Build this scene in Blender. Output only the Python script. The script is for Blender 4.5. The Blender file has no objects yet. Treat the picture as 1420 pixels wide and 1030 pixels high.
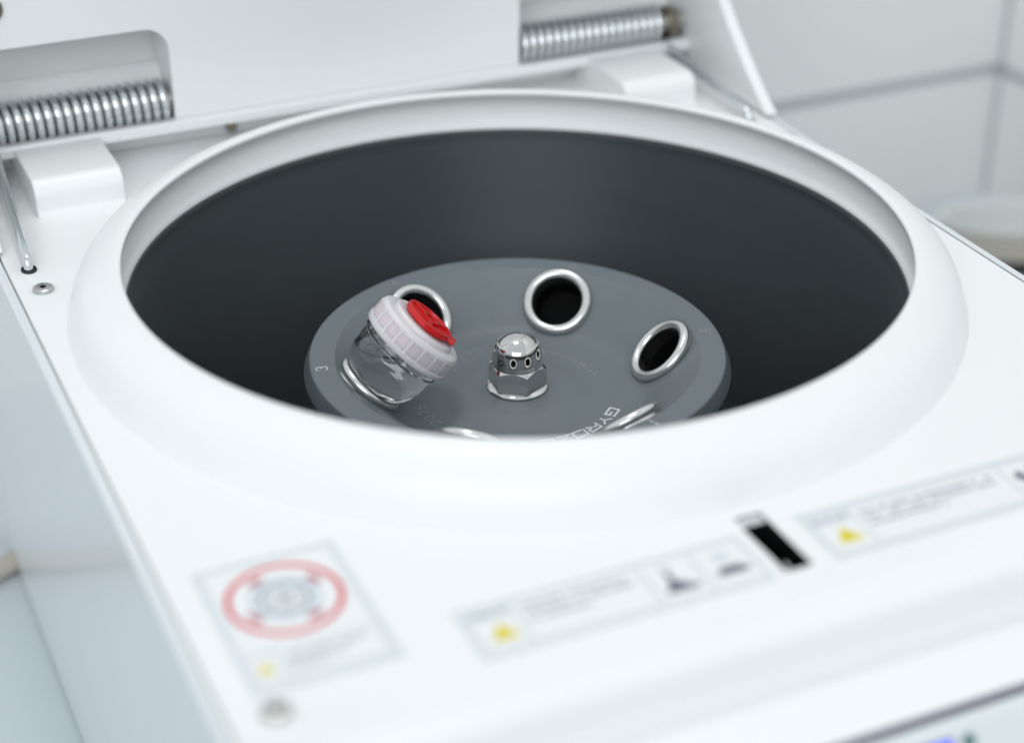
import bpy, bmesh, math, random
from mathutils import Vector, Matrix, Euler

random.seed(7)
PI = math.pi
R = math.radians
scene = bpy.context.scene
C = scene.collection

# ------------------------------------------------------------------ camera
CAM = Vector((-0.31603623, -0.68544144, 0.41476626))
FWD = Vector((0.36176165, 0.79167441, -0.49232117))
cd = bpy.data.cameras.new('camera')
cam = bpy.data.objects.new('camera', cd)
C.objects.link(cam)
cam.location = CAM
cam.rotation_euler = FWD.to_track_quat('-Z', 'Y').to_euler()
cd.sensor_width = 36.0
cd.lens = 64.43
cd.clip_start = 0.02
cd.clip_end = 50
cd.dof.use_dof = True
cd.dof.focus_distance = 0.856
cd.dof.aperture_fstop = 3.35
cd.dof.aperture_blades = 0
scene.camera = cam

# ------------------------------------------------------------------ world and lamps
world = bpy.data.worlds.new('World')
scene.world = world
world.use_nodes = True
bg = world.node_tree.nodes['Background']
bg.inputs[0].default_value = (0.90, 0.955, 1.0, 1)
bg.inputs[1].default_value = 0.69


def area(name, loc, target, sx, sy, power, col):
    l = bpy.data.lights.new(name, 'AREA')
    l.shape = 'RECTANGLE'
    l.size, l.size_y = sx, sy
    l.energy = power
    l.color = col
    o = bpy.data.objects.new(name, l)
    C.objects.link(o)
    o.location = loc
    o.rotation_euler = (Vector(target) - Vector(loc)).to_track_quat('-Z', 'Y').to_euler()
    return o


area('ceiling_lamp', (-0.02, 0.30, 1.75), (0, 0, 0), 0.40, 0.12, 5, (1.0, 0.985, 0.96))
area('front_fill', (-2.6, -4.6, 3.3), (0, 0.05, 0), 4.4, 3.0, 122, (0.95, 0.985, 1.0))  # broad fill added at front left to brighten the lid and upright faces

scene.view_settings.view_transform = 'Standard'
scene.view_settings.look = 'None'
scene.view_settings.exposure = 0.12
scene.view_settings.gamma = 1.0
scene.cycles.use_denoising = True
scene.cycles.max_bounces = 14
scene.cycles.transmission_bounces = 12
scene.cycles.transparent_max_bounces = 12
scene.cycles.caustics_reflective = False
scene.cycles.sample_clamp_indirect = 6

# ------------------------------------------------------------------ materials


def mat(name, col, rough=0.5, metal=0.0, bump=0.0, bscale=400.0, var=0.0, vscale=40.0, coat=0.0, spec=0.5,
        trans=0.0, ior=1.5, sss=0.0, stretch=None, rvar=0.0):
    m = bpy.data.materials.new(name)
    m.use_nodes = True
    nt = m.node_tree
    b = nt.nodes['Principled BSDF']
    b.inputs['Base Color'].default_value = (*col, 1)
    b.inputs['Roughness'].default_value = rough
    b.inputs['Metallic'].default_value = metal
    b.inputs['Specular IOR Level'].default_value = spec
    b.inputs['IOR'].default_value = ior
    b.inputs['Transmission Weight'].default_value = trans
    b.inputs['Coat Weight'].default_value = coat
    b.inputs['Coat Roughness'].default_value = 0.06
    if sss:
        b.inputs['Subsurface Weight'].default_value = sss
        b.inputs['Subsurface Radius'].default_value = (1, 0.9, 0.9)
        b.inputs['Subsurface Scale'].default_value = 0.004
    tc = nt.nodes.new('ShaderNodeTexCoord')
    src = tc.outputs['Object']
    if stretch:
        mp = nt.nodes.new('ShaderNodeMapping')
        mp.inputs['Scale'].default_value = stretch
        nt.links.new(src, mp.inputs['Vector'])
        src = mp.outputs[0]
    if var or rvar:
        n = nt.nodes.new('ShaderNodeTexNoise')
        n.inputs['Scale'].default_value = vscale
        n.inputs['Detail'].default_value = 6
        nt.links.new(src, n.inputs['Vector'])
        if var:
            r = nt.nodes.new('ShaderNodeMapRange')
            r.inputs[3].default_value = 1 - var
            r.inputs[4].default_value = 1 + var
            nt.links.new(n.outputs[0], r.inputs[0])
            mx = nt.nodes.new('ShaderNodeVectorMath')
            mx.operation = 'SCALE'
            mx.inputs[0].default_value = col
            nt.links.new(r.outputs[0], mx.inputs['Scale'])
            nt.links.new(mx.outputs[0], b.inputs['Base Color'])
        if rvar:
            r = nt.nodes.new('ShaderNodeMapRange')
            r.inputs[3].default_value = max(0, rough - rvar)
            r.inputs[4].default_value = rough + rvar
            nt.links.new(n.outputs[0], r.inputs[0])
            nt.links.new(r.outputs[0], b.inputs['Roughness'])
    if bump:
        n = nt.nodes.new('ShaderNodeTexNoise')
        n.inputs['Scale'].default_value = bscale
        n.inputs['Detail'].default_value = 3
        nt.links.new(src, n.inputs['Vector'])
        bp = nt.nodes.new('ShaderNodeBump')
        bp.inputs['Strength'].default_value = bump
        bp.inputs['Distance'].default_value = 0.0004
        nt.links.new(n.outputs[0], bp.inputs['Height'])
        nt.links.new(bp.outputs[0], b.inputs['Normal'])
    return m


M = {}
M['paint'] = mat('white_paint', (0.85, 0.86, 0.86), 0.34, bump=0.06, bscale=900, var=0.012, vscale=14, rvar=0.10)
M['plastic'] = mat('white_plastic', (0.85, 0.855, 0.855), 0.38, bump=0.04, bscale=700, var=0.01)
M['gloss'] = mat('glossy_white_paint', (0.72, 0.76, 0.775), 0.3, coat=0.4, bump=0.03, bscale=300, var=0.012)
M['liner'] = mat('dark_liner', (0.108, 0.122, 0.133), 0.62, bump=0.05, bscale=60, var=0.10, vscale=14, stretch=(1, 1, 9), rvar=0.06)
M['liner_edge'] = mat('liner_edge', (0.075, 0.08, 0.085), 0.5, var=0.05)
M['rotor'] = mat('rotor_grey', (0.146, 0.171, 0.187), 0.46, bump=0.10, bscale=1600, var=0.07, vscale=45, rvar=0.10)
M['rotor_side'] = mat('rotor_side', (0.11, 0.125, 0.14), 0.38, bump=0.05, bscale=1200, var=0.05)
M['chrome'] = mat('chrome', (0.66, 0.655, 0.635), 0.10, metal=1, rvar=0.02, vscale=120)
M['steel'] = mat('steel', (0.74, 0.74, 0.72), 0.25, metal=1, rvar=0.05, vscale=200, bump=0.03, bscale=900)
M['zinc'] = mat('zinc_steel', (0.72, 0.75, 0.76), 0.20, metal=1, rvar=0.05, vscale=200)
M['bronze'] = mat('bronze_bolt', (0.30, 0.27, 0.22), 0.38, metal=1, var=0.15, vscale=150)
M['screw'] = mat('screw_steel', (0.55, 0.55, 0.53), 0.32, metal=1, var=0.06)
M['black'] = mat('black', (0.0025, 0.0025, 0.003), 0.7, var=0.1, spec=0.15)
M['black_gloss'] = mat('black_gloss', (0.004, 0.004, 0.010), 0.25, var=0.1)
M['engrave'] = mat('engraved_mark', (0.62, 0.65, 0.66), 0.5, var=0.08, vscale=600)
M['engrave_dim'] = mat('faint_mark', (0.26, 0.28, 0.29), 0.5, var=0.10, vscale=600)
M['border'] = mat('sticker_border', (0.67, 0.71, 0.725), 0.4, var=0.015)
M['sheet'] = mat('sticker_white', (0.82, 0.83, 0.835), 0.35, var=0.01)
M['grey_print'] = mat('grey_print', (0.36, 0.40, 0.46), 0.4, var=0.05)
M['dark_print'] = mat('dark_print', (0.10, 0.115, 0.15), 0.4, var=0.05)
M['pale_print'] = mat('pale_grey_print', (0.60, 0.66, 0.71), 0.4, var=0.03)
M['red_print'] = mat('red_print', (0.66, 0.02, 0.025), 0.4, var=0.05)
M['deep_red'] = mat('deep_red_print', (0.48, 0.03, 0.05), 0.4, var=0.05)
M['yellow'] = mat('yellow_print', (0.72, 0.60, 0.0), 0.4, var=0.04)
M['glass'] = mat('clear_plastic', (0.985, 0.985, 0.985), 0.01, trans=1, ior=1.42)
M['water'] = mat('water', (0.99, 0.995, 1.0), 0.0, trans=1, ior=1.33)
M['cap'] = mat('translucent_white_plastic', (0.80, 0.765, 0.79), 0.34, sss=0.6, var=0.02, bump=0.03, bscale=900, trans=0.12)
M['cap_rib'] = mat('milky_rib_plastic', (0.80, 0.765, 0.79), 0.34, var=0.02)
M['cap_pink'] = mat('pink_tinted_plastic', (0.77, 0.655, 0.705), 0.32, sss=0.5, var=0.03)
M['red'] = mat('red_plastic', (0.62, 0.012, 0.014), 0.30, var=0.06, vscale=200, bump=0.03, bscale=800)
M['bench'] = mat('bench_laminate', (0.58, 0.635, 0.67), 0.40, bump=0.04, bscale=300, var=0.02, vscale=12)
M['wall'] = mat('wall_panel', (0.82, 0.82, 0.81), 0.5, bump=0.03, bscale=200, var=0.015, vscale=6)
M['joint'] = mat('grey_joint_seal', (0.46, 0.475, 0.50), 0.6, var=0.05)
M['beige'] = mat('beige_plastic', (0.50, 0.45, 0.39), 0.5, var=0.04)
M['milky'] = mat('milky_plastic', (0.64, 0.665, 0.66), 0.35, var=0.03)
M['groove_shade'] = mat('violet_grey_groove_shade', (0.36, 0.35, 0.45), 0.6, var=0.05)  # shade inside the console groove and lens colour fringe, painted as violet grey
M['rubber'] = mat('black_rubber', (0.02, 0.02, 0.022), 0.7, var=0.1)

# turned finish of the bowl wall: highlights stretch along its height
_nt = M['liner'].node_tree
_b = _nt.nodes['Principled BSDF']
_b.inputs['Metallic'].default_value = 0.65
_b.inputs['Anisotropic'].default_value = 0.90
_b.inputs['Anisotropic Rotation'].default_value = 0.25
_tg = _nt.nodes.new('ShaderNodeTangent')
_tg.direction_type = 'RADIAL'
_tg.axis = 'Z'
_nt.links.new(_tg.outputs[0], _b.inputs['Tangent'])

# faint turning rings on the rotor face
_nt = M['rotor'].node_tree
_b = _nt.nodes['Principled BSDF']
_tc = _nt.nodes.new('ShaderNodeTexCoord')
_ml = _nt.nodes.new('ShaderNodeVectorMath')
_ml.operation = 'MULTIPLY'
_ml.inputs[1].default_value = (1, 1, 0)
_ln = _nt.nodes.new('ShaderNodeVectorMath')
_ln.operation = 'LENGTH'
_ns = _nt.nodes.new('ShaderNodeTexNoise')
_ns.noise_dimensions = '1D'
_ns.inputs['Scale'].default_value = 1500
_ns.inputs['Detail'].default_value = 4
_bp = _nt.nodes.new('ShaderNodeBump')
_bp.inputs['Strength'].default_value = 0.10
_bp.inputs['Distance'].default_value = 0.0003
_nt.links.new(_tc.outputs['Object'], _ml.inputs[0])
_nt.links.new(_ml.outputs[0], _ln.inputs[0])
_nt.links.new(_ln.outputs['Value'], _ns.inputs['W'])
_nt.links.new(_ns.outputs[0], _bp.inputs['Height'])
_old = _b.inputs['Normal'].links[0].from_socket
_nt.links.new(_old, _bp.inputs['Normal'])
_nt.links.new(_bp.outputs[0], _b.inputs['Normal'])


def lit(name, col, strength):
    m = bpy.data.materials.new(name)
    m.use_nodes = True
    b = m.node_tree.nodes['Principled BSDF']
    b.inputs['Base Color'].default_value = (0.02, 0.02, 0.05, 1)
    b.inputs['Emission Color'].default_value = (*col, 1)
    b.inputs['Emission Strength'].default_value = strength
    return m


M['display'] = lit('blue_display', (0.06, 0.10, 1.0), 2.6)
M['led'] = lit('green_indicator', (0.0, 0.20, 0.16), 0.5)

# ------------------------------------------------------------------ object helpers
WL = {}


def tag(o, label=None, cat=None, group=None, kind=None):
    if label:
        o['label'] = label
    if cat:
        o['category'] = cat
    if group:
        o['group'] = group
    if kind:
        o['kind'] = kind
    return o


def empty(name, loc, label, cat, group=None):
    o = bpy.data.objects.new(name, None)
    o.empty_display_size = 0.05
    C.objects.link(o)
    o.location = loc
    WL[o.name] = Vector(loc)
    return tag(o, label, cat, group)


def link(name, me, parent=None, c=Vector((0, 0, 0)), rot=None):
    o = bpy.data.objects.new(name, me)
    C.objects.link(o)
    WL[o.name] = Vector(c)
    o.location = Vector(c) - (WL[parent.name] if parent else Vector((0, 0, 0)))
    if rot is not None:
        o.rotation_euler = rot
    if parent:
        o.parent = parent
    return o


def smooth(me, ang=38):
    me.shade_smooth() if hasattr(me, 'shade_smooth') else None
    try:
        me.set_sharp_from_angle(angle=R(ang))
    except Exception:
        pass


def obj(name, bm, m, parent=None, ang=38, bevel=0.0, seg=2, recalc=True, wn=False):
    """one mesh object; geometry is given in world coordinates and re-centred on itself"""
    if recalc:
        bmesh.ops.recalc_face_normals(bm, faces=bm.faces)
    if bevel:
        ed = [e for e in bm.edges if len(e.link_faces) == 2 and e.calc_face_angle(0) > R(35)]
        bmesh.ops.bevel(bm, geom=ed, offset=bevel, offset_type='OFFSET', segments=seg, profile=0.5, affect='EDGES', clamp_overlap=True)
    lo = Vector([min(v.co[i] for v in bm.verts) for i in range(3)])
    hi = Vector([max(v.co[i] for v in bm.verts) for i in range(3)])
    c = (lo + hi) / 2
    for v in bm.verts:
        v.co -= c
    me = bpy.data.meshes.new(name)
    bm.to_mesh(me)
    bm.free()
    ms = m if isinstance(m, (list, tuple)) else [m]
    for k in ms:
        me.materials.append(k)
    smooth(me, ang)
    o = link(name, me, parent, c)
    if bevel or wn:
        w = o.modifiers.new('weighted_normals', 'WEIGHTED_NORMAL')
        w.keep_sharp = True
        w.weight = 90
    return o


def B():
    return bmesh.new()


def quad(bm, pts, mi=0):
    f = bm.faces.new([bm.verts.new(p) for p in pts])
    f.material_index = mi
    return f


def box(bm, x0, x1, y0, y1, z0, z1, X=None):
    vs = [Vector((x, y, z)) for z in (z0, z1) for y in (y0, y1) for x in (x0, x1)]
    if X is not None:
        vs = [X @ v for v in vs]
    v = [bm.verts.new(p) for p in vs]
    for f in ((0, 2, 3, 1), (4, 5, 7, 6), (0, 1, 5, 4), (2, 6, 7, 3), (0, 4, 6, 2), (1, 3, 7, 5)):
        bm.faces.new([v[i] for i in f])
    return bm


def lathe(bm, prof, n=96, X=None, closed=False):
    """prof: list of (r, z); r = 0 closes with a pole"""
    rings = []
    for r, z in prof:
        if r < 1e-7:
            p = Vector((0, 0, z))
            rings.append([bm.verts.new(X @ p if X is not None else p)])
        else:
            row = []
            for k in range(n):
                a = 2 * PI * k / n
                p = Vector((r * math.cos(a), r * math.sin(a), z))
                row.append(bm.verts.new(X @ p if X is not None else p))
            rings.append(row)
    idx = list(range(len(rings) - 1)) + ([len(rings) - 1] if closed else [])
    for i in idx:
        a, b = rings[i], rings[(i + 1) % len(rings)]
        for k in range(n):
            k2 = (k + 1) % n
            if len(a) == 1 and len(b) == 1:
                continue
            if len(a) == 1:
                bm.faces.new((a[0], b[k], b[k2]))
            elif len(b) == 1:
                bm.faces.new((a[k], a[k2], b[0]))
            else:
                bm.faces.new((a[k], a[k2], b[k2], b[k]))
    return bm


def prism(bm, poly, axis, a, b):
    """extrude a 2-D polygon along an axis ('x': poly is (y,z); 'y': (x,z); 'z': (x,y))"""
    def P(p, t):
        return {'x': (t, p[0], p[1]), 'y': (p[0], t, p[1]), 'z': (p[0], p[1], t)}[axis]
    v0 = [bm.verts.new(P(p, a)) for p in poly]
    v1 = [bm.verts.new(P(p, b)) for p in poly]
    bm.faces.new(v0)
    bm.faces.new(list(reversed(v1)))
    n = len(poly)
    for i in range(n):
        j = (i + 1) % n
        bm.faces.new((v0[i], v0[j], v1[j], v1[i]))
    return bm


def tube(bm, pts, r, n=12, cap=True):
    pts = [Vector(p) for p in pts]
    rows = []
    up = None
    for i, p in enumerate(pts):
        t = (pts[min(i + 1, len(pts) - 1)] - pts[max(i - 1, 0)]).normalized()
        if up is None:
            up = t.orthogonal().normalized()
        up = (up - t * up.dot(t)).normalized()
        s = t.cross(up)
        rr = r[i] if isinstance(r, (list, tuple)) else r
        rows.append([bm.verts.new(p + up * (rr * math.cos(2 * PI * k / n)) + s * (rr * math.sin(2 * PI * k / n))) for k in range(n)])
    for a, b in zip(rows, rows[1:]):
        for k in range(n):
            bm.faces.new((a[k], a[(k + 1) % n], b[(k + 1) % n], b[k]))
    if cap:
        bm.faces.new(list(reversed(rows[0])))
        bm.faces.new(rows[-1])
    return bm


def arc(cx, cy, r, a0, a1, n):
    return [(cx + r * math.cos(R(a0 + (a1 - a0) * k / n)), cy + r * math.sin(R(a0 + (a1 - a0) * k / n))) for k in range(n + 1)]


def spline(pts, n=8):
    """Catmull-Rom through 2-D or 3-D points"""
    P = [Vector(p) for p in pts]
    out = []
    for i in range(len(P) - 1):
        p0, p1, p2, p3 = P[max(i - 1, 0)], P[i], P[i + 1], P[min(i + 2, len(P) - 1)]
        for k in range(n):
            t = k / n
            out.append(0.5 * ((2 * p1) + (p2 - p0) * t + (2 * p0 - 5 * p1 + 4 * p2 - p3) * t * t + (3 * p1 - p0 - 3 * p2 + p3) * t ** 3))
    out.append(P[-1])
    return out


# ------------------------------------------------------------------ the setting
ZB = -0.203           # bench top
b = B()
box(b, -1.6, 0.62, -1.4, 0.425, ZB - 0.04, ZB)
tag(obj('bench_top', b, M['bench']), kind='structure')
b = B()
box(b, -1.6, 0.628, 0.425, 0.46, ZB - 0.04, ZB + 0.1005)
box(b, -1.6, 0.628, 0.425, 0.46, ZB + 0.1095, 1.3)
tag(obj('wall', b, M['wall']), kind='structure')
b = B()
box(b, -1.6, 0.628, 0.428, 0.46, ZB + 0.1005, ZB + 0.1095)
tag(obj('wall_joint', b, M['joint']), kind='structure')
b = B()
box(b, 0.62, 0.66, -1.4, 0.4185, ZB - 0.04, ZB + 0.1005)
box(b, 0.62, 0.66, -1.4, 0.4185, ZB + 0.1095, 1.3)
tag(obj('side_wall', b, M['wall']), kind='structure')
b = B()
box(b, 0.623, 0.66, -1.4, 0.4185, ZB + 0.1005, ZB + 0.1095)
box(b, 0.6215, 0.628, 0.4185, 0.425, ZB, 1.3)
tag(obj('side_wall_joint', b, M['joint']), kind='structure')

# pale oval basin on the bench behind the machine
ba = empty('basin', (0.553, 0.303, ZB), 'shallow oval beige basin with a milky rim on the bench behind the centrifuge', 'basin')
X = Matrix.Translation(ba.location) @ Matrix.Rotation(R(-24.6), 4, 'Z') @ Matrix.Diagonal((1.15, 0.56, 1, 1))
b = B()
lathe(b, [(0, 0.010), (0.034, 0.010), (0.042, 0.012), (0.048, 0.028), (0.050, 0.036), (0.0470, 0.036), (0.044, 0.03), (0.040, 0.016), (0, 0.015)], 64, X)
obj('basin_wall', b, M['beige'], ba)
b = B()
lathe(b, [(0, 0), (0.041, 0), (0.041, 0.0095), (0, 0.0095)], 48, X)
obj('basin_shadow_base', b, M['rubber'], ba)  # black ring added as the dark shadow beneath the basin
b = B()
lathe(b, [(0.0470, 0.0368), (0.0512, 0.0362), (0.0535, 0.039), (0.0520, 0.0405), (0.0455, 0.0385), (0.0425, 0.0300), (0.038, 0.0185), (0, 0.018), (0, 0.0165), (0.0390, 0.0165), (0.0440, 0.0300)], 64, X)
obj('basin_liner', b, M['milky'], ba)

# cord running off behind the machine
b = B()
tube(b, spline([(-0.60, 0.150, ZB + 0.006), (-0.42, 0.172, ZB + 0.006), (-0.30, 0.192, ZB + 0.006), (-0.222, 0.2135, ZB + 0.006), (-0.17, 0.262, ZB + 0.008), (-0.10, 0.30, ZB + 0.006)], 8), 0.006, 12)
tag(obj('power_cord', b, M['beige']), 'beige cord lying on the bench at the left rear corner of the centrifuge', 'cord')

# ------------------------------------------------------------------ the centrifuge
ZP = 0.0353           # top cover
cf = empty('centrifuge', (0, 0, ZB), 'white laboratory centrifuge with its lid open, showing a dark round bowl', 'centrifuge')

# side profile (y, z)
HX = 0.2113
front = [(-0.262, ZP), (-0.2695, ZP)] + arc(-0.2695, ZP - 0.007, 0.007, 90, 190, 8)[1:] + [(-0.2735, 0.0165)] + \
        [(-0.2738, 0.0155), (-0.2752, 0.0147), (-0.2790, 0.0137), (-0.3035, 0.0075)]
console = [(-0.3055, 0.0045), (-0.309, 0.0025), (-0.345, -0.075), (-0.350, -0.095), (-0.350, -0.190)]

# top cover: flat plate with a round opening, latch slot and rolled front
b = B()
n = 128
y0, y1 = -0.2045, 0.228
ri = 0.2000
circ = [(ri * math.cos(2 * PI * k / n), ri * math.sin(2 * PI * k / n)) for k in range(n)]


def edgept(a):
    c, s = math.cos(a), math.sin(a)
    t = 1e9
    if abs(c) > 1e-9:
        t = min(t, HX / abs(c))
    if s > 1e-9:
        t = min(t, y1 / s)
    if s < -1e-9:
        t = min(t, y0 / s)
    return (t * c, t * s)


angs = [2 * PI * k / n for k in range(n)]
corners = [math.atan2(yy, xx) % (2 * PI) for xx in (HX, -HX) for yy in (y0, y1)]
angs = sorted(set([round(a, 9) for a in angs + corners]))
vi = [b.verts.new((ri * math.cos(a), ri * math.sin(a), ZP)) for a in angs]
vo = [b.verts.new((*edgept(a), ZP)) for a in angs]
for k in range(len(angs)):
    j = (k + 1) % len(angs)
    b.faces.new((vi[k], vo[k], vo[j], vi[j]))
SX0, SX1, SY0, SY1 = -0.0090, 0.0024, -0.2458, -0.2095
for x0, x1, ya, yb in ((-HX, SX0, -0.262, y0), (SX1, HX, -0.262, y0), (SX0, SX1, -0.262, SY0), (SX0, SX1, SY1, y0)):
    quad(b, [(x0, ya, ZP), (x1, ya, ZP), (x1, yb, ZP), (x0, yb, ZP)])
for p, q in zip(front, front[1:]):
    quad(b, [(-HX, *p), (HX, *p), (HX, *q), (-HX, *q)])
for s in (-1, 1):      # turned-down side edges and rear edge
    quad(b, [(s * HX, -0.262, ZP), (s * HX, y1, ZP), (s * HX, y1, ZP - 0.006), (s * HX, -0.262, ZP - 0.006)])
bmesh.ops.remove_doubles(b, verts=b.verts, dist=1e-5)
b.normal_update()
for f in b.faces:
    if (f.normal.y > 0.5) or (f.normal.y > -0.5 and f.normal.z < -0.01):
        f.normal_flip()
top = obj('top_cover', b, M['paint'], cf, ang=50, recalc=False)

# outer side covers, with rounded upper edges
prof = [(0.238, ZB + 0.002), (0.238, 0.030), (0.234, 0.0352)] + [(p[0] - 0.0012, p[1] - 0.0001) for p in front] + console + [(-0.345, ZB + 0.002)]
for s in (-1, 1):
    b = B()
    a, c = sorted((s * 0.2126, s * 0.2166))
    prism(b, prof, 'x', a, c)
    ed = [e for e in b.edges if all(abs(abs(v.co.x) - 0.2166) < 1e-6 for v in e.verts)]
    bmesh.ops.bevel(b, geom=ed, offset=0.0026, offset_type='OFFSET', segments=4, profile=0.5, affect='EDGES', clamp_overlap=True)
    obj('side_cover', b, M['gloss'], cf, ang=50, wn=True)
# rear and base
b = B()
box(b, -0.2120, 0.2120, 0.2295, 0.236, ZB + 0.006, 0.0500)
obj('rear_cover', b, M['paint'], cf, bevel=0.001)
b = B()
box(b, -0.2120, 0.2120, -0.335, 0.229, ZB + 0.008, ZB + 0.02)
obj('base_plate', b, M['paint'], cf)
for sx in (-1, 1):
    for yy in (-0.30, 0.20):
        b = B()
        lathe(b, [(0, ZB), (0.014, ZB), (0.016, ZB + 0.0075), (0, ZB + 0.0075)], 24, Matrix.Translation((sx * 0.185, yy, 0)))
        obj('foot', b, M['rubber'], cf)

# control console below the groove
b = B()
cc = [(-0.3038, -0.004), (-0.3045, 0.0038), (-0.3058, 0.0048), (-0.3072, 0.0042)] + [(-0.3095, 0.0015), (-0.3445, -0.0755), (-0.3495, -0.095), (-0.3495, -0.188), (-0.33, -0.188)]
for p, q in zip(cc, cc[1:]):
    quad(b, [(-HX, *p), (HX, *p), (HX, *q), (-HX, *q)])
bmesh.ops.remove_doubles(b, verts=b.verts, dist=1e-5)
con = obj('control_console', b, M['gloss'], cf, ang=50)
b = B()
quad(b, [(-HX, -0.3035, 0.0073), (HX, -0.3035, 0.0073), (HX, -0.3005, -0.004), (-HX, -0.3005, -0.004)])
quad(b, [(-HX, -0.3005, -0.0041), (HX, -0.3005, -0.0041), (HX, -0.306, -0.0042), (-HX, -0.306, -0.0042)])
obj('console_groove', b, M['groove_shade'], cf)
# display and indicator on the sloping console face
d = Vector((0, -0.035, -0.077)).normalized()
nn = Vector((0, -0.077, 0.035)).normalized()


def console_X(x, t):
    o = Vector((x, -0.3095, 0.0015)) + d * t
    return Matrix(((1, d.x, nn.x, o.x), (0, d.y, nn.y, o.y), (0, d.z, nn.z, o.z), (0, 0, 0, 1)))


b = B()
box(b, -0.032, 0.0155, 0, 0.034, -0.002, 0.0006, console_X(0.0045, 0.0016))
fr = obj('display_frame', b, M['black_gloss'], con, bevel=0.0006)
b = B()
box(b, -0.030, 0.0140, 0.0008, 0.032, 0.0005, 0.0010, console_X(0.0045, 0.0016))
obj('display', b, M['display'], con)
b = B()
lathe(b, [(0, 0.0022), (0.0014, 0.0021), (0.0022, 0.0013), (0.0025, 0.0), (0.0025, -0.001), (0, -0.001)], 20, console_X(0.0262, 0.0045))
obj('indicator_light', b, M['led'], con)

# collar round the bowl opening
b = B()
coll = spline([(0.2030, ZP - 0.003), (0.2029, ZP + 0.0005), (0.2018, 0.0395), (0.1992, 0.0462), (0.1950, 0.0524), (0.1893, 0.0568), (0.1838, 0.0594), (0.1800, 0.0603)], 6)
coll += spline([(0.1800, 0.0603), (0.1779, 0.0601), (0.1772, 0.0593)], 4)[1:]
coll += spline([(0.1774, 0.0576), (0.1795, 0.0557), (0.1812, 0.0520), (0.1811, 0.0480), (0.1797, 0.0434), (0.1777, 0.0397), (0.1778, 0.0365)], 6)
lathe(b, [(p.x, p.y) for p in coll], 160)
obj('bowl_collar', b, M['plastic'], cf, ang=60)

# dark bowl
b = B()
lathe(b, [(0.1798, 0.0375), (0.1776, 0.0388), (0.1770, 0.0382), (0.1768, 0.0362)], 160)
obj('liner_lip', b, M['liner_edge'], cf, ang=30)
b = B()
lathe(b, [(0.1769, 0.0364), (0.1774, 0.0356), (0.1774, 0.030), (0.1772, -0.105)] + arc(0.1622, -0.105, 0.015, 0, -90, 8)[1:] + [(0.06, -0.1200), (0.05, -0.083), (0.0, -0.083)], 160)
obj('bowl', b, M['liner'], cf, ang=50, recalc=False)

# latch slot in the front of the cover
b = B()
for pts in ([(SX0, SY0, ZP), (SX1, SY0, ZP), (SX1, SY0, ZP - 0.02), (SX0, SY0, ZP - 0.02)],
            [(SX0, SY1, ZP), (SX1, SY1, ZP), (SX1, SY1, ZP - 0.02), (SX0, SY1, ZP - 0.02)],
            [(SX0, SY0, ZP), (SX0, SY1, ZP), (SX0, SY1, ZP - 0.02), (SX0, SY0, ZP - 0.02)],
            [(SX1, SY0, ZP), (SX1, SY1, ZP), (SX1, SY1, ZP - 0.02), (SX1, SY0, ZP - 0.02)],
            [(SX0, SY0, ZP - 0.02), (SX1, SY0, ZP - 0.02), (SX1, SY1, ZP - 0.02), (SX0, SY1, ZP - 0.02)]):
    quad(b, pts)
ls = obj('latch_slot', b, M['black'], cf)
b = B()
box(b, SX0 + 0.0003, SX1 - 0.0003, SY1 - 0.0058, SY1 - 0.0001, ZP - 0.012, ZP - 0.0004)
obj('latch_plate', b, M['zinc'], ls, bevel=0.0005)
b = B()
tube(b, [(-0.0015, -0.239, ZP - 0.013), (0.0002, -0.2345, ZP - 0.0085), (0.0006, -0.2315, ZP - 0.0085)], 0.0010, 10)
obj('latch_hook', b, M['screw'], ls)


# screws in the cover
def screw(x, y):
    X = Matrix.Translation((x, y, ZP))
    b = B()
    lathe(b, [(0, 0.0011), (0.0011, 0.0011), (0.0015, 0.0019), (0.0040, 0.0019), (0.0047, 0.0014), (0.0050, 0.0), (0, 0.0)], 32, X)
    s = obj('screw', b, M['screw'], cf)
    b = B()
    lathe(b, [(0, 0.0021), (0.0013, 0.0021), (0.0013, 0.0012), (0, 0.0012)], 6, X)
    obj('socket', b, M['black'], s)


screw(-0.2004, 0.0821)
screw(-0.1963, -0.2435)
screw(0.2004, 0.0821)
screw(0.1963, -0.2435)

# hinge blocks at the rear of the cover
for s in (-1, 1):
    b = B()
    nose = arc(0.1625 + 0.009, 0.0525 - 0.009, 0.009, 180, 90, 7)
    prism(b, [(0.229, ZP - 0.006), (0.1600, ZP - 0.006), (0.1600, ZP + 0.0006), (0.1618, ZP + 0.0022)] + nose + [(0.2112, 0.0525), (0.2112, 0.0478), (0.229, 0.0478)], 'x', *sorted((s * 0.1415, s * 0.186)))
    obj('hinge_block', b, M['plastic'], cf, bevel=0.0022, seg=4, ang=60)
b = B()
lathe(b, [(0, 0), (0.0026, 0), (0.003, 0.001), (0.003, 0.003), (0, 0.003)], 20, Matrix.Translation((-0.0665, 0.2295, 0.0392)) @ Matrix.Rotation(R(90), 4, 'X') @ Matrix.Translation((0, 0, -0.001)))
obj('rear_screw', b, M['bronze'], cf)
# spring leg sockets
for s, yy in ((-1, 0.1055), (1, 0.1255)):
    b = B()
    X = Matrix.Translation((s * 0.2021 if s < 0 else 0.1985, yy, ZP)) @ Matrix.Diagonal((1.0, 1.25, 1, 1))
    lathe(b, [(0, 0.0003), (0.0030, 0.0003), (0.0032, 0.0008), (0.0036, 0.0007), (0.0038, -0.001), (0, -0.001)], 28, X)
    obj('spring_leg_socket', b, M['rubber'], cf)

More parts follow.
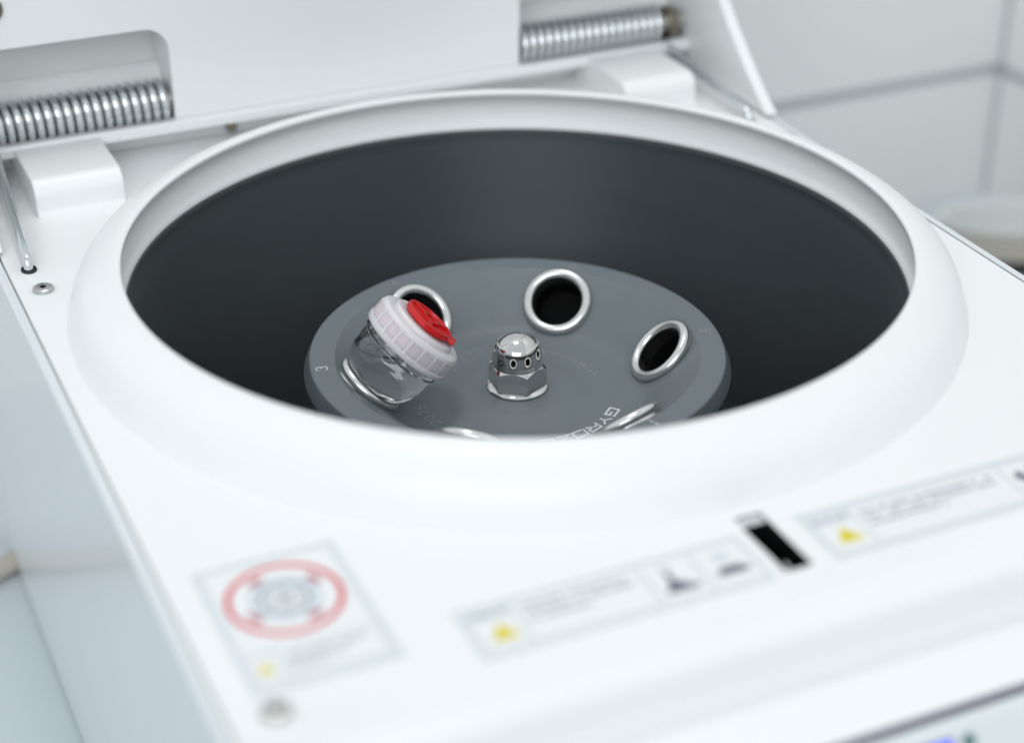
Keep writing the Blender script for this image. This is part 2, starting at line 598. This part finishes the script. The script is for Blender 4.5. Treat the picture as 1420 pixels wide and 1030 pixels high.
# ---- lid (open, upright)
YF = 0.2155           # inner cover plate plane
YB = 0.2500
ZT = 0.50
b = B()
prism(b, [(0.262, 0.0525), (0.262, 0.47), (0.250, ZT), (0.232, ZT), (0.242, 0.47), (YB + 0.0005, 0.080), (YB + 0.0005, 0.0525)], 'x', -0.2096, 0.2096)
lid = obj('lid', b, M['paint'], cf, bevel=0.002)
# side wings of the lid
wing = [(0.262, 0.0365), (0.126, 0.0365), (0.1245, 0.0375), (0.1262, 0.0390), (0.134, 0.0437)] + [(0.150, 0.0565), (0.1705, 0.0745), (0.188, 0.0925), (0.198, 0.115), (0.203, 0.16), (0.205, 0.47), (0.213, 0.492), (0.23, ZT), (0.262, ZT)]
for s in (-1, 1):
    b = B()
    prism(b, wing, 'x', *sorted((s * 0.2098, s * 0.2166)))
    obj('lid_side', b, M['paint'], lid, bevel=0.0026, seg=4)
# inner cover plate with the two spring recesses, corners rounded
rc = 0.0125
LX, RX, HZ = -0.100, 0.1005, 0.1040
tpoly = [(RX, 0.0537), (RX, HZ - rc)] + arc(RX + rc, HZ - rc, rc, 180, 90, 8)[1:] + [(0.192, HZ), (0.192, 0.47), (-0.192, 0.47), (-0.192, HZ)] + \
        arc(LX - rc, HZ - rc, rc, 90, 0, 8) + [(LX, 0.0537)]
b = B()
prism(b, tpoly, 'y', YF, YB - 0.0003)
cov = obj('lid_cover_plate', b, M['paint'], lid, bevel=0.0007, ang=30)
b = B()
lathe(b, [(0, 0.0008), (0.003, 0.0008), (0.0034, 0.002), (0.0062, 0.0016), (0.0068, 0.0), (0, 0)], 28, Matrix.Translation((-0.1875, YF, 0.1252)) @ Matrix.Rotation(R(90), 4, 'X'))
obj('cover_screw', b, M['bronze'], cov)
# lower flange and sloping gutter behind the springs
b = B()
prism(b, [(0.2112, 0.0480), (0.2112, 0.0525), (0.2125, 0.0537), (0.2185, 0.0537), (0.2200, 0.0480), (0.262, 0.0480), (0.262, 0.0474), (0.2125, 0.0474)], 'x', -0.2092, 0.2092)
obj('lid_flange', b, M['paint'], lid, bevel=0.0005, seg=2)
for x0, x1 in ((-0.2092, LX), (RX, 0.2092)):
    b = B()
    prism(b, spline([(0.2498, 0.0752), (0.2470, 0.0742), (0.2415, 0.0700), (0.2398, 0.0640)], 3) + [Vector((0.2498, 0.0640))], 'x', x0, x1)
    obj('hinge_gutter', b, M['paint'], lid)

# torsion springs, each a coil with a straight leg down to the cover
SA = (0.2262, 0.0612)


def spring(s, x_in, x_out, pitch, leg):
    r, w = 0.0100, 0.00225
    turns = (x_out - x_in) / pitch
    pts = []
    N = int(turns * 28)
    # ends at the low front so the leg runs off tangentially
    for k in range(N + 1):
        t = k / N
        a = -2 * PI * turns * (1 - t) - R(60)
        x = x_in + (x_out - x_in) * t
        pts.append((s * x, SA[0] - r * math.cos(a + R(0)), SA[1] + r * math.sin(a)))
    last = Vector(pts[-1])
    e = Vector(leg)
    for k in range(1, 9):
        pts.append(tuple(last.lerp(e, k / 8)))
    q = (e - last).normalized()
    pts += [tuple(e + q * 0.0015 + Vector((0, 0, -0.0012))), tuple(e + q * 0.0022 + Vector((0, 0, -0.0035))), tuple(e + q * 0.0024 + Vector((0, 0, -0.0075)))]
    b = B()
    tube(b, pts, w, 10)
    return obj('torsion_spring', b, M['zinc'], cf, ang=60)


spring(-1, 0.1025, 0.1945, 0.00505, (-0.2021, 0.1075, 0.0405))
spring(1, 0.1030, 0.1945, 0.00505, (0.1985, 0.1275, 0.0405))
for s in (-1, 1):     # hinge shaft through each spring and its bolt head
    b = B()
    tube(b, [(s * 0.1, SA[0], SA[1]), (s * 0.2096, SA[0], SA[1])], 0.0062, 20)
    sh = obj('hinge_shaft', b, M['screw'], cf)
    b = B()
    X = Matrix.Translation((s * 0.1985, SA[0], SA[1])) @ Matrix.Rotation(R(90) * s, 4, 'Y')
    lathe(b, [(0.0062, 0.0), (0.0088, 0.0), (0.0098, 0.001), (0.0098, 0.0045), (0.009, 0.006), (0.0062, 0.006)], 28, X)
    obj('shaft_collar', b, M['bronze'], sh)


# ---- stickers on the cover
def bar(bm, x0, x1, y0, y1, z0, z1):
    box(bm, x0, x1, y0, y1, z0, z1)


def fake_line(bm, x0, x1, y, h, z):
    """a run of tiny printed strokes, too small to read in the photograph"""
    x = x0
    while x < x1 - h * 0.4:
        w = random.uniform(0.5, 1.4) * h
        if random.random() < 0.16:
            x += h * 0.6
            continue
        w = min(w, x1 - x)
        box(bm, x, x + w * 0.75, y - h * random.uniform(0.36, 0.5), y + h * random.uniform(0.3, 0.5), z, z + 0.00006)
        x += w


Z1, Z2, Z3, Z4 = ZP + 0.00012, ZP + 0.00024, ZP + 0.00036, ZP + 0.00048


def sticker(x0, x1, y0, y1, label):
    b = B()
    box(b, x0, x1, y0, y1, ZP - 0.0002, Z1)
    return tag(obj('warning_sticker', b, M['border'], cf), label)


def ringshape(bm, cx, cy, r0, r1, z0, z1, a0=0, a1=360, n=48):
    full = abs(a1 - a0) >= 359.9
    k = n if full else n + 1
    rows = []
    for i in range(k):
        a = R(a0 + (a1 - a0) * i / n)
        rows.append([bm.verts.new((cx + r * math.cos(a), cy + r * math.sin(a), z)) for r, z in ((r0, z0), (r1, z0), (r1, z1), (r0, z1))])
    for i in range(n):
        p, q = rows[i], rows[(i + 1) % k]
        for j in range(4):
            bm.faces.new((p[j], p[(j + 1) % 4], q[(j + 1) % 4], q[j]))


def tri(bm, cx, cy, s, z0, z1, rot=0):
    prism(bm, [(cx + s * math.cos(R(90 + rot + 120 * k)), cy + s * math.sin(R(90 + rot + 120 * k))) for k in range(3)], 'z', z0, z1)


# balance sticker, left
st = sticker(-0.2008, -0.1478, -0.2345, -0.1603, 'square sticker with a red ring and rotor diagram')
b = B()
box(b, -0.1972, -0.1514, -0.2125, -0.1640, Z1 - 5e-5, Z2)
box(b, -0.1965, -0.1884, -0.2290, -0.2145, Z1 - 5e-5, Z2)
box(b, -0.1870, -0.1520, -0.2290, -0.2145, Z1 - 5e-5, Z2)
obj('white_sheet', b, M['sheet'], st)
cx, cy = -0.1745, -0.1873
b = B()
ringshape(b, cx, cy, 0.0187, 0.0208, Z2 - 5e-5, Z3, 0, 360, 64)
obj('red_ring', b, M['red_print'], st)
b = B()
ringshape(b, cx, cy, 0.0075, 0.0092, Z2 - 5e-5, Z3, 0, 360, 40)
ringshape(b, cx, cy, 0.0001, 0.0022, Z2 - 5e-5, Z3, 0, 360, 20)
for k in range(6):
    a = R(60 * k + 20)
    ringshape(b, cx + 0.0049 * math.cos(a), cy + 0.0049 * math.sin(a), 0.0008, 0.0016, Z2 - 5e-5, Z3, 0, 360, 14)
obj('rotor_diagram', b, M['grey_print'], st)
b = B()
ringshape(b, cx, cy, 0.0098, 0.0126, Z2 - 5e-5, Z3, 0, 360, 40)
obj('pale_ring', b, M['pale_print'], st)
b = B()
for a in (15, 105, 195, 285):
    ringshape(b, cx, cy, 0.0134, 0.0156, Z2 - 5e-5, Z3, a, a + 17, 6)
    p = (cx + 0.0145 * math.cos(R(a + 20)), cy + 0.0145 * math.sin(R(a + 20)))
    tri(b, p[0], p[1], 0.0022, Z2 - 5e-5, Z3, a + 20)
obj('red_arrows', b, M['deep_red'], st)
b = B()
tri(b, -0.1925, -0.2222, 0.0036, Z2 - 5e-5, Z3)
obj('warning_triangle', b, M['yellow'], st)
b = B()
for k, y in enumerate((-0.2172, -0.2198, -0.2224, -0.2250)):
    fake_line(b, -0.1852, (-0.1540, -0.160, -0.1645, -0.172)[k], y, 0.0016, Z2)
obj('small_print', b, M['grey_print'], st)

# middle sticker
st = sticker(-0.1262, -0.0135, -0.2482, -0.2186, 'long grey bordered warning sticker left of the latch slot')
b = B()
box(b, -0.1222, -0.1068, -0.2440, -0.2278, Z1 - 5e-5, Z2)
box(b, -0.1052, -0.0575, -0.2440, -0.2222, Z1 - 5e-5, Z2)
box(b, -0.0555, -0.0372, -0.2445, -0.2222, Z1 - 5e-5, Z2)
box(b, -0.0350, -0.0165, -0.2445, -0.2222, Z1 - 5e-5, Z2)
obj('white_sheet', b, M['sheet'], st)
b = B()
tri(b, -0.1138, -0.2368, 0.0060, Z2 - 5e-5, Z3)
obj('warning_triangle', b, M['yellow'], st)
b = B()
fake_line(b, -0.1212, -0.1078, -0.2247, 0.0022, Z1)
for k, y in enumerate((-0.2258, -0.2296, -0.2334)):
    fake_line(b, -0.1030, (-0.0625, -0.0610, -0.079)[k], y, 0.0023, Z2)
obj('small_print', b, M['grey_print'], st)
b = B()
box(b, -0.0525, -0.0400, -0.2405, -0.2380, Z2 - 5e-5, Z3)
prism(b, [(-0.0512, -0.2380), (-0.0430, -0.2380), (-0.0450, -0.2350), (-0.0500, -0.2345)], 'z', Z2 - 5e-5, Z3)
box(b, -0.0490, -0.0470, -0.2345, -0.2290, Z2 - 5e-5, Z3)
box(b, -0.0315, -0.0190, -0.2390, -0.2362, Z2 - 5e-5, Z3)
prism(b, [(-0.0300, -0.2362), (-0.0205, -0.2362), (-0.0215, -0.2345), (-0.0285, -0.2345)], 'z', Z2 - 5e-5, Z3)
obj('pictogram', b, M['dark_print'], st)
b = B()
ringshape(b, -0.0475, -0.2266, 0.0012, 0.0026, Z2 - 5e-5, Z3, 0, 360, 16)
ringshape(b, -0.0255, -0.2290, 0.0014, 0.0036, Z2 - 5e-5, Z3, 0, 300, 16)
obj('pictogram', b, M['pale_print'], st)

# right sticker
st = sticker(0.0115, 0.1265, -0.2480, -0.2170, 'long grey bordered warning sticker right of the latch slot')
b = B()
box(b, 0.0152, 0.0315, -0.2440, -0.2278, Z1 - 5e-5, Z2)
box(b, 0.0330, 0.0990, -0.2440, -0.2215, Z1 - 5e-5, Z2)
box(b, 0.1008, 0.1228, -0.2440, -0.2215, Z1 - 5e-5, Z2)
obj('white_sheet', b, M['sheet'], st)
b = B()
tri(b, 0.0235, -0.2366, 0.0062, Z2 - 5e-5, Z3)
obj('warning_triangle', b, M['yellow'], st)
b = B()
fake_line(b, 0.0155, 0.0300, -0.2247, 0.0024, Z1)
for k, y in enumerate((-0.2255, -0.2293, -0.2331)):
    fake_line(b, 0.0355, (0.0950, 0.0955, 0.070)[k], y, 0.0025, Z2)
obj('small_print', b, M['grey_print'], st)
b = B()
prism(b, [(0.1030, -0.2300), (0.1060, -0.2260), (0.1085, -0.2310), (0.1120, -0.2250), (0.1150, -0.2240), (0.1115, -0.2355), (0.1060, -0.2345)], 'z', Z2 - 5e-5, Z3)
box(b, 0.1105, 0.1200, -0.2395, -0.2365, Z2 - 5e-5, Z3)
obj('pictogram', b, M['dark_print'], st)

# ------------------------------------------------------------------ the rotor
ZF = -0.0227
ro = empty('rotor', (0, 0, -0.083), 'matt grey six-place rotor seated in the dark bowl', 'rotor')
PH = R(13.3726 - 24.6176)     # angle of place 6
TH = R(43.664)
RH, ZH = 0.07032, -0.00975
prof = [(0.0, -0.0200), (0.0215, -0.0200)] + [(p.x, p.y) for p in spline([(0.0215, -0.0200), (0.0260, -0.0204), (0.0310, -0.0216), (0.0360, -0.0225), (0.0400, ZF)], 4)[1:]] + [(0.0520, ZF)] + \
       [(0.0560, -0.0225), (0.0595, -0.0215), (0.0620, -0.0199), (0.0645, -0.0178)] + [(0.0840, -0.0012), (0.0857, 0.0)] + \
       [(0.0970, 0.0), (0.0976, -0.0004), (0.1003, -0.0066), (0.1004, -0.0072)] + \
       [(0.0982, -0.0086), (0.0965, -0.030), (0.0900, -0.056), (0.045, -0.068), (0.0, -0.068)]
b = B()
lathe(b, prof, 192)
bmesh.ops.recalc_face_normals(b, faces=b.faces)
me = bpy.data.meshes.new('rotor_tmp')
b.to_mesh(me)
b.free()
tmp = bpy.data.objects.new('rotor_tmp', me)
C.objects.link(tmp)
cut_b = B()
place = []
for k in range(6):
    a = PH + k * PI / 3
    e = Vector((math.cos(a), math.sin(a), 0))
    t = Vector((-math.sin(a), math.cos(a), 0))
    z = Vector((0, 0, 1))
    n_ = -math.sin(TH) * e + math.cos(TH) * z
    s_ = math.cos(TH) * e + math.sin(TH) * z
    c_ = RH * e + ZH * z
    X = Matrix(((s_.x, t.x, n_.x, c_.x), (s_.y, t.y, n_.y, c_.y), (s_.z, t.z, n_.z, c_.z), (0, 0, 0, 1)))
    place.append((a, X, n_, c_))
    lathe(cut_b, [(0, -0.0212), (0.0149, -0.0212), (0.0149, 0.03), (0, 0.03)], 48, X)
bmesh.ops.recalc_face_normals(cut_b, faces=cut_b.faces)
cm = bpy.data.meshes.new('cut_tmp')
cut_b.to_mesh(cm)
cut_b.free()
cut = bpy.data.objects.new('cut_tmp', cm)
C.objects.link(cut)
mod = tmp.modifiers.new('bores', 'BOOLEAN')
mod.object = cut
mod.operation = 'DIFFERENCE'
mod.solver = 'EXACT'
bpy.context.view_layer.update()
dg = bpy.context.evaluated_depsgraph_get()
me2 = bpy.data.meshes.new_from_object(tmp.evaluated_get(dg))
bpy.data.objects.remove(tmp)
bpy.data.objects.remove(cut)
me2.name = 'rotor_body'
b = B()
b.from_mesh(me2)
rb = obj('rotor_body', b, M['rotor'], ro, ang=24)

# tube sleeves: rounded steel lip, dark bore
b = B()
lip = [(0.01500 + 0.00255 * math.cos(R(t)), 0.0 + 0.00255 * math.sin(R(t))) for t in range(-60, 196, 15)]
sl = [(0.0147, -0.0110), (0.0147, -0.0062), (0.0166, -0.0052)] + lip + [(0.0128, -0.0035), (0.0128, -0.0075)]
lathe(b, sl, 72)
bmesh.ops.recalc_face_normals(b, faces=b.faces)
sleeve_me = bpy.data.meshes.new('tube_sleeve')
b.to_mesh(sleeve_me)
b.free()
sleeve_me.materials.append(M['steel'])
smooth(sleeve_me, 50)
b = B()
lathe(b, [(0.0134, -0.0068), (0.0127, -0.0070), (0.0126, -0.0200), (0.0, -0.0205)], 48)
bore_me = bpy.data.meshes.new('sleeve_bore')
b.to_mesh(bore_me)
b.free()
bore_me.materials.append(M['black'])
smooth(bore_me, 50)
for a, X, n_, c_ in place:
    s = link('tube_sleeve', sleeve_me, ro, c_, X.to_euler())
    q = bpy.data.objects.new('sleeve_bore', bore_me)
    C.objects.link(q)
    q.parent = s

# cap nut on the spindle
NZ = -0.0200
b = B()
lathe(b, [(0.0, NZ + 0.0002), (0.0142, NZ), (0.0147, NZ + 0.0004), (0.0147, NZ + 0.0010), (0.0141, NZ + 0.0016), (0.0118, NZ + 0.0022), (0.0, NZ + 0.0022)], 72)
nut = obj('spindle_washer', b, M['chrome'], ro)
NA = R(-100.6 - 24.6176) + PI / 6
# hexagon with turned (scalloped) top chamfer: hex prism intersected with a cone, built as a fine radial grid
b = B()
RC = 0.01395
N = 144
hz0, hz1 = NZ + 0.0016, NZ + 0.0128


def hexr(a):
    ap = RC * math.cos(PI / 6)
    k = (a + PI / 6) % (PI / 3) - PI / 6
    return ap / math.cos(k)


r_top = 0.0119
rows = [[], [], [], []]
for k in range(N):
    a = 2 * PI * k / N
    r = hexr(a)
    ct, sn = math.cos(a + NA - PI / 6), math.sin(a + NA - PI / 6)
    zc = hz1 - (r - r_top) * 0.95
    zb = hz0 + max(0, (r - 0.0126)) * 0.7
    rows[0].append(b.verts.new((0.0118 * ct, 0.0118 * sn, hz0 - 0.0003)))
    rows[1].append(b.verts.new((r * ct, r * sn, zb)))
    rows[2].append(b.verts.new((r * ct, r * sn, zc)))
    rows[3].append(b.verts.new((r_top * ct, r_top * sn, hz1)))
for p, q in zip(rows, rows[1:]):
    for k in range(N):
        b.faces.new((p[k], p[(k + 1) % N], q[(k + 1) % N], q[k]))
b.faces.new(rows[3])
b.faces.new(list(reversed(rows[0])))
hx = obj('nut_hexagon', b, M['chrome'], ro, ang=20)
b = B()
zc = hz1 - 0.0006
lathe(b, [(0.0121, zc), (0.01205, zc + 0.0003), (0.01200, zc + 0.0024), (0.01180, zc + 0.0046), (0.01145, zc + 0.0067), (0.01092, zc + 0.0088), (0.01040, zc + 0.0102), (0.0098, zc + 0.0111), (0.0093, zc + 0.0114)] +
      [(0.0126 * math.sin(R(t)), zc + 0.0114 - 0.0126 * math.cos(R(46.2)) + 0.0126 * math.cos(R(t))) for t in range(46, 0, -2)] + [(0, zc + 0.0114 - 0.0126 * math.cos(R(46.2)) + 0.0126)], 96)
obj('nut_dome', b, M['chrome'], ro, ang=18)

# ---- engraved marks on the rotor: strokes laid as thin raised ribbons
GL = {
    'G': [[(1, 0.78), (1, 1), (0, 1), (0, 0), (1, 0), (1, 0.48), (0.5, 0.48)]],
    'Y': [[(0, 1), (0.5, 0.52), (1, 1)], [(0.5, 0.52), (0.5, 0)]],
    'R': [[(0, 0), (0, 1), (1, 1), (1, 0.5), (0, 0.5)], [(0.45, 0.5), (1, 0)]],
    'O': [[(0, 0), (0, 1), (1, 1), (1, 0), (0, 0)]],
    'Z': [[(0, 1), (1, 1), (0, 0), (1, 0)]],
    'E': [[(1, 1), (0, 1), (0, 0), (1, 0)], [(0, 0.5), (0.8, 0.5)]],
    'N': [[(0, 0), (0, 1), (1, 0), (1, 1)]],
    '1': [[(0.2, 0.78), (0.55, 1), (0.55, 0)]],
    '2': [[(0, 0.75), (0.15, 0.95), (0.5, 1), (0.85, 0.95), (1, 0.72), (0.85, 0.5), (0, 0), (1, 0)]],
    '3': [[(0.0, 0.85), (0.3, 1), (0.7, 1), (0.95, 0.82), (0.85, 0.6), (0.45, 0.53)], [(0.45, 0.53), (0.9, 0.45), (1, 0.22), (0.75, 0.02), (0.3, 0), (0, 0.14)]],
    '4': [[(0.7, 0), (0.7, 1), (0, 0.3), (1, 0.3)]],
    '5': [[(0.95, 1), (0.1, 1), (0.05, 0.55), (0.5, 0.62), (0.9, 0.5), (1, 0.25), (0.8, 0.03), (0.3, 0), (0, 0.12)]],
    '6': [[(0.85, 0.95), (0.45, 0.98), (0.1, 0.65), (0, 0.3), (0.2, 0.03), (0.6, 0), (0.95, 0.15), (0.95, 0.42), (0.65, 0.56), (0.2, 0.5), (0.02, 0.3)]],
    '7': [[(0, 1), (1, 1), (0.4, 0)]],
    '9': [[(0.98, 0.62), (0.75, 0.45), (0.3, 0.45), (0.02, 0.68), (0.2, 0.97), (0.7, 1), (0.98, 0.75), (0.9, 0.35), (0.55, 0.02), (0.15, 0.03)]],
    '0': [[(0.5, 1), (0.1, 0.85), (0, 0.5), (0.1, 0.15), (0.5, 0), (0.9, 0.15), (1, 0.5), (0.9, 0.85), (0.5, 1)]],
}


def ribbon(bm, pts, w, z):
    P = [Vector((p[0], p[1])) for p in pts]
    L, Rr = [], []
    for i, p in enumerate(P):
        d1 = (P[i] - P[i - 1]).normalized() if i else (P[1] - P[0]).normalized()
        d2 = (P[i + 1] - P[i]).normalized() if i < len(P) - 1 else d1
        t = (d1 + d2)
        t = t.normalized() if t.length > 1e-6 else d1
        nrm = Vector((-t.y, t.x))
        k = min(2.0, 1 / max(0.35, nrm.dot(Vector((-d1.y, d1.x)))))
        L.append(p + nrm * w * 0.5 * k)
        Rr.append(p - nrm * w * 0.5 * k)
    lo = [(bm.verts.new((*a, z - 0.0002)), bm.verts.new((*c, z - 0.0002))) for a, c in zip(L, Rr)]
    hi = [(bm.verts.new((*a, z)), bm.verts.new((*c, z))) for a, c in zip(L, Rr)]
    for i in range(len(P) - 1):
        bm.faces.new((hi[i][0], hi[i][1], hi[i + 1][1], hi[i + 1][0]))
        bm.faces.new((hi[i][0], hi[i + 1][0], lo[i + 1][0], lo[i][0]))
        bm.faces.new((hi[i][1], lo[i][1], lo[i + 1][1], hi[i + 1][1]))


def arc_text(bm, text, r, ang0, pitch, w, h, sw, z):
    """clockwise along a circle, letter tops outwards"""
    for i, ch in enumerate(text):
        if ch not in GL:
            continue
        a = R(ang0 - pitch * i)
        up = Vector((math.cos(a), math.sin(a)))
        rt = Vector((math.sin(a), -math.cos(a)))
        for st_ in GL[ch]:
            ribbon(bm, [up * (r + (y - 0.5) * h) + rt * ((x - 0.5) * w) for x, y in st_], sw, z)


b = B()
arc_text(b, 'GYROZEN', 0.0484, -48.6, 9.9, 0.0064, 0.0046, 0.00100, ZF + 0.00008)
obj('maker_lettering', b, M['engrave'], rb)
b = B()
arc_text(b, '2075 9', 0.0480, -166.5, 6.4, 0.0036, 0.0044, 0.00055, ZF + 0.00007)
obj('serial_number', b, M['engrave_dim'], rb)
for k, (ch, m_) in enumerate((('6', 'engrave_dim'), ('5', 'engrave_dim'), ('4', 'engrave_dim'), ('3', 'engrave'), ('2', 'engrave'), ('1', 'engrave'))):
    b = B()
    arc_text(b, ch, 0.0893 if ch == '1' else 0.0922, math.degrees(place[k][0]) - 1.5, 1, 0.0034, 0.0052, 0.00055, 0.00007)
    obj('place_number', b, M[m_], rb)
# faint engraved line of small characters behind the nut
b = B()
a = 47.0
for wd in (6, 5, 3):
    for k in range(wd):
        ar = R(a)
        up = Vector((math.cos(ar), math.sin(ar)))
        rt = Vector((math.sin(ar), -math.cos(ar)))
        for j in range(3):
            p = up * (0.0408 + random.uniform(-0.0012, 0.0012)) + rt * random.uniform(-0.0010, 0.0010)
            q = p + up * random.uniform(-0.0016, 0.0016) + rt * random.uniform(-0.0012, 0.0012)
            ribbon(b, [p, q + rt * 0.0002], 0.00040, ZF + 0.00007 + 0.000004 * j)
        a -= 3.4
    a -= 3.0
tag(obj('small_engraving', b, M['engrave_dim'], rb), kind='stuff')
b = B()
for a in (98, 92):
    ar = R(a)
    up = Vector((math.cos(ar), math.sin(ar)))
    rt = Vector((math.sin(ar), -math.cos(ar)))
    for j in range(5):
        p = up * (0.0448 + random.uniform(-0.0015, 0.0015)) + rt * random.uniform(-0.0015, 0.0015)
        ribbon(b, [p, p + up * random.uniform(-0.0015, 0.0015) + rt * 0.0008], 0.00040, ZF + 0.00007 + 0.000004 * j)
tag(obj('small_engraving', b, M['engrave_dim'], rb), kind='stuff')
b = B()
ribbon(b, [(0.0175, -0.0325), (0.0290, -0.0305)], 0.00012, ZF + 0.00005)
obj('scratch', b, M['engrave_dim'], rb)
for x, y, dx, dy, z in ((-0.018, 0.036, 0.009, 0.003, ZF), (0.040, 0.006, -0.002, 0.010, ZF), (-0.040, -0.012, 0.006, -0.008, ZF), (-0.052, 0.074, 0.007, 0.004, 0.0), (0.074, 0.050, -0.004, 0.006, 0.0), (0.088, -0.021, 0.002, -0.007, 0.0)):
    b = B()
    ribbon(b, [(x, y), (x + dx * 0.5 + 0.0004, y + dy * 0.5), (x + dx, y + dy)], 0.00010, z + 0.00004)
    obj('scratch', b, M['engrave_dim'], rb)

# ------------------------------------------------------------------ the jar in place 3
a3, X3, n3, c3 = place[3]
jar = empty('sample_jar', tuple(c3 + n3 * -0.0055), 'clear jar with milky ribbed cap and red plug standing tilted in a rotor hole', 'jar')
outer = [(0.0, -0.0052), (0.006, -0.0048), (0.0100, -0.0030), (0.0125, -0.0003), (0.0152, 0.0024), (0.0176, 0.0058), (0.0191, 0.0095), (0.01965, 0.0125), (0.0200, 0.0180), (0.0203, 0.0222), (0.0203, 0.0290)]
oc = [(p.x, p.y) for p in spline(outer, 5)]
oc[0] = (0.0, oc[0][1])
inner = [(max(0.0, r - 0.0008 if r > 0.004 else r * 0.8), z + (0.0012 if r < 0.012 else 0.0006 * max(0, 1 - (r - 0.012) / 0.006))) for r, z in oc]
inner[0] = (0.0, oc[0][1] + 0.0013)
b = B()
lathe(b, oc + list(reversed(inner)), 96, X3)
jb = obj('jar_body', b, M['glass'], jar, ang=60)
# thread bead under the cap
b = B()
lathe(b, [(0.0201, 0.0208), (0.0208, 0.0212), (0.0209, 0.0217), (0.0203, 0.0221)], 96, X3, closed=True)
obj('neck_bead', b, M['glass'], jb, ang=60)
# water: the inner volume cut by a level plane, slightly sunk into the jar wall
b = B()
wi = [(max(0.0, r + (0.00012 if r > 0.001 else 0)), z - 0.0001) for r, z in inner]
lathe(b, wi + [(0, wi[-1][1])], 96, X3)
bmesh.ops.recalc_face_normals(b, faces=b.faces)
g = bmesh.ops.bisect_plane(b, geom=list(b.verts) + list(b.edges) + list(b.faces), plane_co=(0, 0, 0.0118), plane_no=(0, 0, 1), clear_outer=True)
eds = [x for x in g['geom_cut'] if isinstance(x, bmesh.types.BMEdge)]
bmesh.ops.edgeloop_fill(b, edges=eds)
obj('water', b, M['water'], jar, ang=60)
# cap: skirt with ribs and pink-tinted panels between them
b = B()
lathe(b, [(0.0208, 0.0250), (0.0226, 0.0250), (0.0230, 0.0254), (0.0231, 0.0272), (0.0226, 0.0275), (0.0224, 0.0348), (0.0221, 0.0358), (0.0212, 0.0367), (0.0195, 0.0371), (0.0168, 0.0371), (0.0166, 0.0385), (0.0160, 0.0391), (0.0, 0.0391), (0, 0.0372), (0.0190, 0.0352), (0.0206, 0.034)], 120, X3, closed=False)
cap = obj('cap', b, M['cap'], jar, ang=40)
NP = 20
pb = B()
rr, wn = 0.02235, 0.0
hw = R(360 / NP * 0.395)
rows = []
for k in range(5):
    aa = -hw + 2 * hw * k / 4
    rows.append([Vector((rr_ * math.cos(aa), rr_ * math.sin(aa), zz)) for rr_, zz in ((0.0221, 0.0287), (0.02268, 0.0289), (0.02252, 0.0341), (0.0220, 0.0343))])
vr = [[pb.verts.new(p) for p in row] for row in rows]
for p, q in zip(vr, vr[1:]):
    for j in range(3):
        pb.faces.new((p[j], q[j], q[j + 1], p[j + 1]))
pb.faces.new(vr[0])
pb.faces.new(list(reversed(vr[-1])))
bmesh.ops.recalc_face_normals(pb, faces=pb.faces)
pm_ = bpy.data.meshes.new('grip_panel')
pb.to_mesh(pm_)
pb.free()
pm_.materials.append(M['cap_pink'])
for k in range(NP):
    X = X3 @ Matrix.Rotation(2 * PI * k / NP + 0.06, 4, 'Z')
    o = link('grip_panel', pm_, None, X.translation, None)
    o.rotation_euler = X.to_euler()
    o.parent = cap
    o.location = X.translation - WL[cap.name]
# ribs between the panels
b = B()
for k in range(NP):
    X = X3 @ Matrix.Rotation(2 * PI * (k + 0.5) / NP + 0.06, 4, 'Z')
    box(b, 0.0218, 0.02272, -0.00075, 0.00075, 0.0272, 0.0350, X)
ribs = obj('grip_ribs', b, M['cap_rib'], cap, bevel=0.0002)
# red plug
b = B()
lathe(b, [(0, 0.0385), (0.0106, 0.0385), (0.0106, 0.0400), (0.0124, 0.0400), (0.0127, 0.0403), (0.0127, 0.0425), (0.0124, 0.0428), (0.0110, 0.0428), (0.0107, 0.0419), (0.0, 0.0417)], 64, X3)
# image-right direction of the plug face, for the tab
plug = obj('red_plug', b, M['red'], jar, ang=35)
tdir = Vector((0.909, -0.414, 0))           # camera right on the ground
loc = X3.to_3x3().inverted() @ tdir
ta = math.atan2(loc.y, loc.x)
b = B()
XT = X3 @ Matrix.Rotation(ta - 0.12, 4, 'Z')
box(b, 0.0106, 0.0156, -0.0040, 0.0040, 0.0404, 0.0423, XT)
obj('pull_tab', b, M['red'], plug, bevel=0.0004)
b = B()
for k in range(3):
    XB = X3 @ Matrix.Rotation(ta + 0.5 + k * 2 * PI / 3, 4, 'Z')
    box(b, 0.0030, 0.0109, -0.0013, 0.0013, 0.0412, 0.0430, XB)
lathe(b, [(0.0030, 0.0412), (0.0046, 0.0412), (0.0046, 0.0431), (0.0030, 0.0431)], 32, X3, closed=True)
obj('plug_spokes', b, M['red'], plug, bevel=0.0002)
